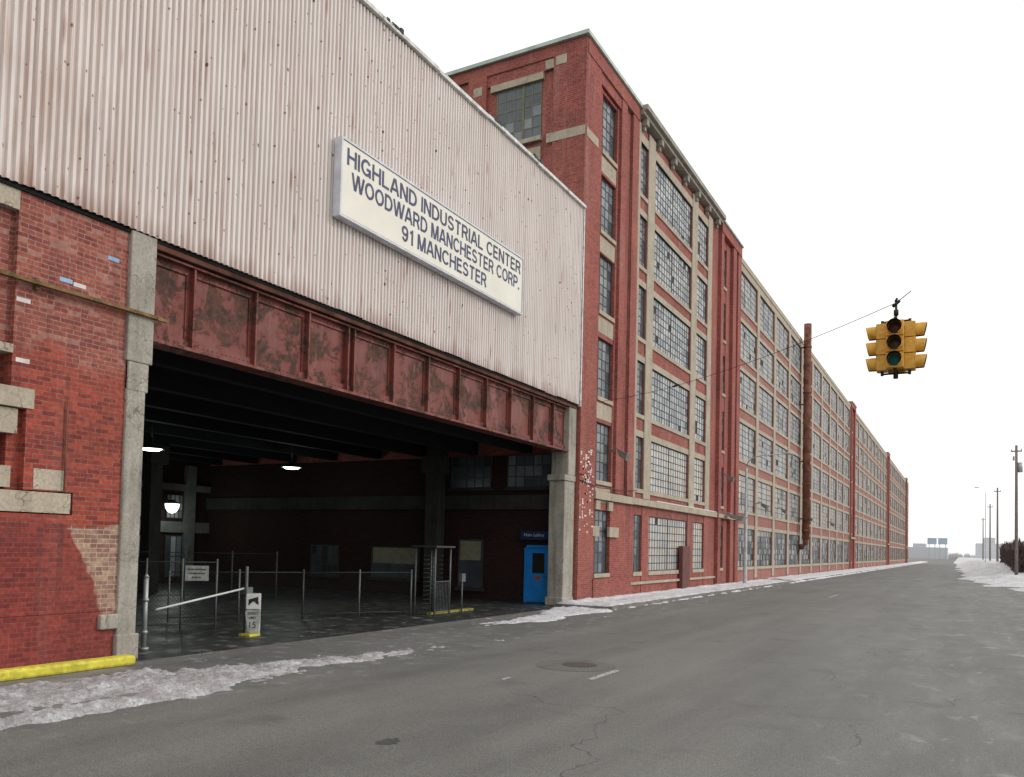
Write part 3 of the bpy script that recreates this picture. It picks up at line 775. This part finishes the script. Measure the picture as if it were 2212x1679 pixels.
# ---------------------------------------------------------------- big sign
sg=thing('building_sign',(-12.2,17.8,9.3),'long white lightbox sign with navy lettering on corrugated wall','sign')
bm=bmesh.new(); box(bm,-12.36,-12.17,13.66,22.28,9.36,11.17); bevel(mk('sign_box',bm,M_signrim,sg),.015)
bm=bmesh.new(); box(bm,-12.17,-12.155,13.73,22.21,9.43,11.10); mk('sign_face',bm,M_signface,sg)
bm=bmesh.new()
for b in ((13.66,22.28,9.36,9.41),(13.66,22.28,11.12,11.17),(13.66,13.71,9.41,11.12),(22.23,22.28,9.41,11.12)):
    box(bm,-12.17,-12.135,*b)
mk('sign_rim',bm,M_signrim,sg)
stroke_text('HIGHLAND INDUSTRIAL CENTER',13.87,10.60,.39,8.22,-12.15,M_letter,sg)
stroke_text('WOODWARD MANCHESTER CORP.',14.05,10.10,.39,7.98,-12.15,M_letter,sg)
stroke_text('91 MANCHESTER',15.95,9.59,.39,4.1,-12.15,M_letter,sg)

# ---------------------------------------------------------------- traffic signal
TX,TY,TZ=-1.28,19.3,6.6
ts=thing('traffic_light',(TX,TY,TZ-.6),'yellow four way traffic light hanging from span wire','traffic light')
def head(dx,dy):
    ang=math.atan2(dy,dx)
    R=Matrix.Translation((TX+dx*.27,TY+dy*.27,TZ))@Matrix.Rotation(ang,4,'Z')
    bm=bmesh.new()
    for i in (-1,0,1):
        box(bm,-.1,.1,-.17,.17,i*.345-.165,i*.345+.165)
        box(bm,.1,.115,-.165,.165,i*.345-.16,i*.345+.16)
    for v in bm.verts: v.co=R@v.co
    bevel(mk('signal_head',bm,M_sig,ts),.02,3)
    bm=bmesh.new()
    for i in (-1,0,1):
        n=20; zc=i*.345
        def P(a,x,r): return R@Vector((x,math.cos(a)*r,zc+math.sin(a)*r))
        def L(a): return .115+.22*(.86+.14*math.sin(a))
        for t in range(n):
            a0=-math.pi/2+.45+(2*math.pi-.9)*t/n; a1=-math.pi/2+.45+(2*math.pi-.9)*(t+1)/n
            bm.faces.new([bm.verts.new(p) for p in (P(a0,.115,.15),P(a1,.115,.15),P(a1,L(a1),.147),P(a0,L(a0),.147))])
            ff=bm.faces.new([bm.verts.new(p) for p in (P(a0,.115,.143),P(a1,.115,.143),P(a1,L(a1),.14),P(a0,L(a0),.14))]); ff.material_index=1
    mk('visor',bm,[M_sig,M_black],ts)
    for i,mt in ((1,M_lensr),(0,M_lensy),(-1,M_lensg)):
        bm=bmesh.new()
        c=bm.verts.new(R@Vector((.155,0,i*.345)))
        rg=[bm.verts.new(R@Vector((.117,math.cos(t)*.135,i*.345+math.sin(t)*.135))) for t in [2*math.pi*j/16 for j in range(16)]]
        for j in range(16): bm.faces.new((c,rg[j],rg[(j+1)%16]))
        mk('lens',bm,mt,ts)
for d in ((0,-1),(-1,0),(1,0),(0,1)): head(*d)
bm=bmesh.new()
tube(bm,[(TX,TY,TZ+.5),(TX,TY,TZ+1.0)],.025,8); tube(bm,[(TX,TY,TZ-.68),(TX,TY,TZ-.5)],.05,8)
for d in ((0,-1),(-1,0),(1,0),(0,1)):
    for z in (.57,-.57):
        tube(bm,[(TX,TY,TZ+z),(TX+d[0]*.27,TY+d[1]*.27,TZ+z)],.022,6)
        tube(bm,[(TX+d[0]*.27,TY+d[1]*.27,TZ+z*1.06),(TX+d[0]*.27,TY+d[1]*.27,TZ+z*.85)],.035,6)
tube(bm,[(TX-.07,TY,TZ+.9),(TX+.07,TY,TZ+1.02)],.035,8); tube(bm,[(TX,TY,TZ+.70),(TX,TY,TZ+.82)],.05,8)
tube(bm,[(TX-.02,TY,TZ+1.0),(TX+.02,TY,TZ+1.08)],.025,8)
mk('hanger',bm,M_blackm,ts)
sw=thing('span_wire',(-12.4,29.2,7.8),'thin steel wire strung from factory corner across road','cable')
bm=bmesh.new()
A=Vector((-12.35,29.2,7.8)); Bp=Vector((TX,TY,TZ+.98)); Cc=Vector((14,5.8,9.9))
tube(bm,[A.lerp(Bp,t/16)-Vector((0,0,4*.32*(t/16)*(1-t/16))) for t in range(17)],.008,5)
tube(bm,[Bp.lerp(Cc,t/12)-Vector((0,0,.1*4*(t/12)*(1-t/12))) for t in range(13)],.002,4)
tube(bm,[Bp,Bp+Vector((.30,-.18,.17))],.010,5)
mk('wire',bm,M_blackm,sw)
bm=bmesh.new(); p_=A.lerp(Bp,.38)-Vector((0,0,4*.32*.38*.62)); tube(bm,[p_-Vector((.12,-.1,0)),p_+Vector((.12,-.1,0))],.035,8); mk('insulator',bm,M_blackm,sw)

# ---------------------------------------------------------------- street lamps
def lamp(x,y,H,arm,label,flip=1,r=1.0):
    t=thing('street_lamp',(x,y,0),label,'street lamp','lamps along the street')
    bm=bmesh.new(); tube(bm,[(x,y,0),(x,y,.3),(x,y,H)],[.14*r,.10*r,.06*r],12); tube(bm,[(x,y,0),(x,y,.12)],.17*r,12); mk('pole',bm,M_lamp_grey,t)
    bm=bmesh.new(); tube(bm,[(x,y,H-.05),(x+.08*flip,y,H+.3),(x+.35*flip,y,H+.58),(x+.9*flip,y,H+.72),(x+arm*flip,y,H+.78)],.026*r,8); mk('arm',bm,M_lamp_grey,t)
    bm=bmesh.new(); tube(bm,[(x+(arm-.1)*flip,y,H+.78),(x+(arm+.15)*flip,y,H+.81),(x+(arm+.4)*flip,y,H+.77),(x+(arm+.52)*flip,y,H+.75)],[.04,.08,.09,.04],10); mk('lamp_head',bm,M_lamp_grey,t)
    return t
lamp(-11.75,51.0,7.3,2.3,'grey street lamp with curved arm standing before factory',1,1.25)
lamp(2.9,138,11.6,.9,'distant thin street lamp beside snowy bank',-1,.7)

def upole(y,x=4.5,H=12.6,z0=1.5,tr=False,lab='haze-paled wooden utility pole on snowy roadside'):
    t=thing('utility_pole',(x,y,z0),lab,'utility pole','poles along the street')
    bm=bmesh.new(); tube(bm,[(x,y,z0-1.6),(x,y,H)],[.16,.11],10); mk('pole',bm,M_wood,t)
    bm=bmesh.new(); box(bm,x-.45,x+.45,y-.05,y+.05,H-.6,H-.48)
    for a in (-.4,0,.4): box(bm,x+a-.03,x+a+.03,y-.03,y+.03,H-.48,H-.3)
    mk('crossarm',bm,M_wood,t)
    if tr:
        bm=bmesh.new(); tube(bm,[(x+.3,y,H-2.5),(x+.3,y,H-1.6)],.2,12); tube(bm,[(x-.22,y,H-1.4),(x-.22,y,H-1.0)],.08,8); mk('transformer',bm,M_steel,t)
upole(88,4.3,12.5,1.6,True,'wooden utility pole with grey transformer above snow')
upole(138,4.4,12.3,1.6); upole(175,4.4,12.0,1.6); upole(235,4.4,12.0,1.6)
rr=random.Random(3); bm=bmesh.new()
def twig(x,y,z,l,w):
    d=Vector((rr.gauss(0,.45),rr.gauss(0,.45),1)).normalized()*l; s=Vector((rr.uniform(-1,1),rr.uniform(-1,1),0)).normalized()*w
    p=Vector((x,y,z)); bm.faces.new([bm.verts.new(p-s),bm.verts.new(p+s),bm.verts.new(p+d)])
for i in range(9000):
    if rr.random()<.55: y=rr.uniform(92,128); x=4.35+abs(rr.gauss(0,.7))
    else: x=rr.uniform(4.3,18); y=92+abs(rr.gauss(0,.8))
    top=3.9+nz(x,y,.35,2)*.55; z=rr.uniform(.4,top-.6); twig(x,y,z,rr.uniform(.4,.9),rr.uniform(.04,.10))
hg=mk('hedge',bm,M_hedge); hg['kind']='stuff'
def dist(name,boxes,lab,cat,mat=M_haze):
    return tag(B(name,boxes,mat),lab,cat)
dist('distant_building',[(5,17,400,430,0,8),(8,12,400.5,420,8,10.5)],'pale hazy low building far down street','building')
dist('distant_building',[(18,60,330,360,0,8),(24,30,332,345,8,10)],'pale hazy warehouse far down street','building')
dist('distant_building',[(-40,-9,620,650,0,8),(-30,-22,621,635,8,10.5)],'pale hazy warehouse at street end','building')
for xa in (-20.4,-14.2):
    t=thing('billboard',(xa+2.6,600,0),'distant hazy blue billboard on posts','billboard','billboards at street end')
    B('panel',[(xa,xa+5.4,600,600.4,9.8,14)],M_haze2,t); B('post',[(xa+.8,xa+1.2,600.4,600.8,0,12),(xa+4.2,xa+4.6,600.4,600.8,0,12)],M_haze2,t,None,True)
bm=bmesh.new(); rr=random.Random(5)
for i in range(3500):
    x=rr.uniform(-60,90); y=rr.uniform(690,760); hh=(3.5+4*abs(nz(x,0,.06,1))*1.6)*rr.uniform(.3,1); z=rr.uniform(0,1)
    a=bm.verts.new((x,y,z)); b=bm.verts.new((x+rr.uniform(.2,.7),y,z)); c=bm.verts.new((x+rr.uniform(-1.6,1.6),y,hh+z)); bm.faces.new((a,b,c))
tl=mk('distant_treeline',bm,M_twig); tl['kind']='stuff'

# ---------------------------------------------------------------- passage furniture
def plight(x,y,z,e):
    l=bpy.data.lights.new('lamp_glow','POINT'); l.energy=e; l.shadow_soft_size=.25; l.color=(.85,1,.9)
    o=bpy.data.objects.new('lamp_glow',l); o.location=(x,y,z); COL.objects.link(o)
def ceil_lamp(x,y,z):
    t=thing('ceiling_lamp',(x,y,z),'lit dish lamp hanging under passage ceiling','lamp','lamps under the bridge')
    bm=bmesh.new(); tube(bm,[(x,y,z),(x,y,z+.1),(x,y,z+.22),(x,y,z+.4)],[.40,.30,.1,.07],16,cap=False); tube(bm,[(x,y,z+.4),(x,y,6.25)],.015,6); mk('lamp_shade',bm,M_steel_dk,t)
    bm=bmesh.new(); tube(bm,[(x,y,z-.04),(x,y,z+.02),(x,y,z+.06)],[.25,.34,.32],16); mk('bulb',bm,M_lamp,t)
    plight(x,y,z-.4,30)
ceil_lamp(-23,17.3,4.95); ceil_lamp(-23,23.6,4.95)
t=thing('wall_globe_lamp',(-31,24.5,3.4),'bright white half globe lamp on rear wall','lamp')
bm=bmesh.new()
tube(bm,[(-31,24.5,3.62-.42*math.sin(i/8*math.pi/2)) for i in range(9)],[.30*math.cos(i/8*math.pi/2)+.005 for i in range(9)],16); mk('globe',bm,M_lamp2,t)
bm=bmesh.new(); tube(bm,[(-31,24.5,3.62),(-31,24.5,3.8)],[.3,.1],12); tube(bm,[(-31,24.5,3.75),(-32,24.5,3.85)],.04,6); mk('bracket',bm,M_blackm,t)
plight(-30.4,24.2,3.0,45)
def fence(p0,p1,H,lab,step=2.2,mesh=.09):
    p0=Vector(p0);p1=Vector(p1); d=(p1-p0); L=d.length; d.normalize()
    t=thing('chain_link_fence',tuple(p0),lab,'fence','fences in the passage')
    n=max(1,round(L/step))
    for i in range(n+1):
        p=p0+d*(L*i/n); bm=bmesh.new(); tube(bm,[p,p+Vector((0,0,H+.08))],.026,8); mk('post',bm,M_steel_in,t)
    for z in (.12,H):
        bm=bmesh.new(); tube(bm,[p0+Vector((0,0,z)),p1+Vector((0,0,z))],.012,6); mk('rail',bm,M_steel_dk,t)
    bm=bmesh.new(); a=-H
    while a<L:
        for s in (1,-1):
            u0,u1=max(0,a),min(L,a+H)
            if u1>u0:
                z0=(u0-a);z1=(u1-a)
                if s<0: z0,z1=H-z0,H-z1
                tube(bm,[p0+d*u0+Vector((0,0,z0+.02)),p0+d*u1+Vector((0,0,z1))],.003,3,cap=False)
        a+=mesh
    mk('wire_mesh',bm,M_steel_dk,t)
fence((-15.6,16.6,0),(-14.2,19.6,0),1.25,'low galvanised chain link fence inside passage',1.6)
fence((-17.2,13.6,0),(-15.6,16.6,0),1.25,'low galvanised chain link fence with leaning posts')
fence((-16.4,11.4,0),(-15.3,13.4,0),1.55,'galvanised chain link gate beside barrier',.8)
fence((-19.8,10.8,0),(-16.4,11.4,0),1.55,'galvanised chain link fence deep in passage',1.0)
fence((-27,14,0),(-22,22,0),1.6,'dim chain link fence deep inside passage',1.6,.14)
for x,y,H in ((-13.35,10.05,1.35),(-13.75,9.75,1.25)):
    bm=bmesh.new(); tube(bm,[(x,y,0),(x,y,H)],.045,12); tube(bm,[(x,y,H),(x,y,H+.06)],[.055,.02],12); tube(bm,[(x,y,0),(x,y,.05)],.09,12)
    for z in (.3,.9): tube(bm,[(x,y,z),(x,y,z+.06)],.06,12)
    tag(mk('gate_post',bm,M_steel),'galvanised steel gate post at passage entrance','post','gate posts')
t=thing('barrier_gate',(-14.9,13.6,0),'white barrier arm sloping across the driveway','barrier')
bm=bmesh.new(); tube(bm,[(-13.5,10.4,.72),(-14.0,13.1,1.02)],.022,8); mk('arm',bm,M_white,t)
bm=bmesh.new(); tube(bm,[(-14.0,13.1,0),(-14.0,13.1,1.5)],.035,8); box(bm,-14.12,-13.9,13.02,13.2,.88,1.04); mk('post',bm,M_steel_in,t)
t=thing('ticket_machine',(-13.55,12.9,0),'white gate ticket post with keystone speed limit plaque','ticket machine')
def rotpts(bm,c,yaw):
    R=Matrix.Translation(c)@Matrix.Rotation(yaw,4,'Z')
    for v in bm.verts: v.co=R@v.co
YAW=math.radians(42)
c=Vector((-13.55,12.9,0))
bm=bmesh.new(); box(bm,-.15,.15,-.03,.13,.0,.93); rotpts(bm,c,YAW); bevel(mk('post',bm,M_dwhite,t),.03,3)
bm=bmesh.new(); box(bm,-.15,.15,-.06,-.032,.59,.91); rotpts(bm,c,YAW); bevel(mk('arrow_panel',bm,M_white,t),.01)
bm=bmesh.new()
for q in (((-.1,.80),(.1,.86),(.1,.75),(-.1,.75)),((-.1,.66),(-.02,.75),(-.1,.80)),((0.02,.74),(.11,.68),(.11,.76))):
    bm.faces.new([bm.verts.new((a,-.064,b)) for a,b in q])
rotpts(bm,c,YAW); mk('arrow_mark',bm,M_black,t)
bm=bmesh.new()
pts=[(-.15,.56),(.15,.56),(.16,.50),(.10,.12),(0.05,.07),(-.05,.07),(-.10,.12),(-.16,.50)]
a=[bm.verts.new((x,-.075,z)) for x,z in pts]; b=[bm.verts.new((x,-.055,z)) for x,z in pts]
bm.faces.new(a); bm.faces.new(b[::-1])
for i in range(8): bm.faces.new((a[i],a[(i+1)%8],b[(i+1)%8],b[i]))
rotpts(bm,c,YAW); mk('speed_plaque',bm,M_dwhite,t)
def ptext(s,u,z,h_,w_,bold=.01):
    loc=c+Matrix.Rotation(YAW,3,'Z')@Vector((u,-.078,0)); loc.z=z
    text('lettering',s,loc,(math.pi/2,0,YAW),h_,w_,M_black,t,.001,bold)
ptext('SPEED',-.11,.47,.06,.22); ptext('LIMIT',-.08,.375,.06,.16); ptext('15',-.065,.18,.14,.13,.0)
t=thing('notice_sign',(-15.2,12.4,0),'small white rectangular notice fixed on fence','sign')
c2=Vector((-15.2,12.75,0))
bm=bmesh.new(); box(bm,-.25,.25,-.02,0,1.14,1.48); rotpts(bm,c2,YAW); mk('panel',bm,M_dwhite,t)
bm=bmesh.new()
for z,w0 in ((1.38,.19),(1.29,.17),(1.20,.10)):
    u=-w0
    while u<w0:
        l=random.uniform(.012,.022); box(bm,u,u+l,-.024,-.021,z,z+.035); u+=l+.012
rotpts(bm,c2,YAW); mk('notice_print',bm,M_black,t)
t=thing('lobby_sign',(-14,27.2,2.5),'small dark blue lobby sign above blue door','sign')
B('panel',[(-14.6,-13.45,27.05,27.1,2.35,2.68)],M_navy,t)
text('lettering','Main Lobby',(-14.45,27.045,2.44),FY,.15,.85,M_dwhite,t,.002,.01)
t=thing('turnstile',(-13.9,20.2,0),'narrow full height steel turnstile cage in passage','turnstile')
for a,b in ((-14.2,19.8),(-13.5,19.8),(-14.2,20.6),(-13.5,20.6)):
    bm=bmesh.new(); tube(bm,[(a,b,0),(a,b,2.0)],.025,8); mk('post',bm,M_steel_in,t)
bm=bmesh.new()
for i in range(13):
    z=.2+i*.13
    tube(bm,[(-13.85,20.2,z),(-13.5,20.2,z)],.012,6); tube(bm,[(-13.85,20.2,z),(-14.15,20.4,z)],.012,6); tube(bm,[(-13.85,20.2,z),(-13.95,19.85,z)],.012,6)
tube(bm,[(-13.85,20.2,0),(-13.85,20.2,2.0)],.04,8)
mk('rotor',bm,M_steel_dk,t)
bm=bmesh.new()
for i in range(10): tube(bm,[(-13.5,19.8+.08*i,.1),(-13.5,19.8+.08*i,1.0)],.008,4)
for z in (.1,1.0): tube(bm,[(-13.5,19.8,z),(-13.5,20.6,z)],.012,6)
mk('side_grille',bm,M_steel_in,t)
B('canopy',[(-14.3,-13.4,19.7,20.7,2.0,2.05)],M_steel_dk,t)
bm=bmesh.new(); tube(bm,[(-13.7,21.6,0),(-13.7,21.6,1.2)],.025,8); box(bm,-13.76,-13.64,21.5,21.7,.95,1.2)
tag(mk('card_reader_post',bm,M_steel_in),'slim steel card reader post beside turnstile','post')
tag(B('yellow_kerb_bar',[(-13.9,-13.75,20.0,22.4,.01,.08)],M_yellowd),'yellow kerb bar along passage floor','kerb')
tag(B('yellow_kerb_bar',[(-13.75,-13.42,12.7,13.0,.01,.06)],M_yellow),'short yellow kerb below ticket post','kerb')
bm=bmesh.new(); box(bm,-18.7,-18.1,26.6,27.1,0,6.3); box(bm,-18.85,-17.95,26.5,27.15,4.9,5.6)
tag(mk('passage_column',bm,M_conc_dark),'shade-darkened square column carrying the bridge','column')
bm=bmesh.new(); box(bm,-27.3,-26.8,20.2,20.7,0,6.3); box(bm,-27.45,-26.65,20.05,20.85,4.9,5.6)
tag(mk('passage_column',bm,M_conc_dark),'shade-darkened square column deep in the passage','column')
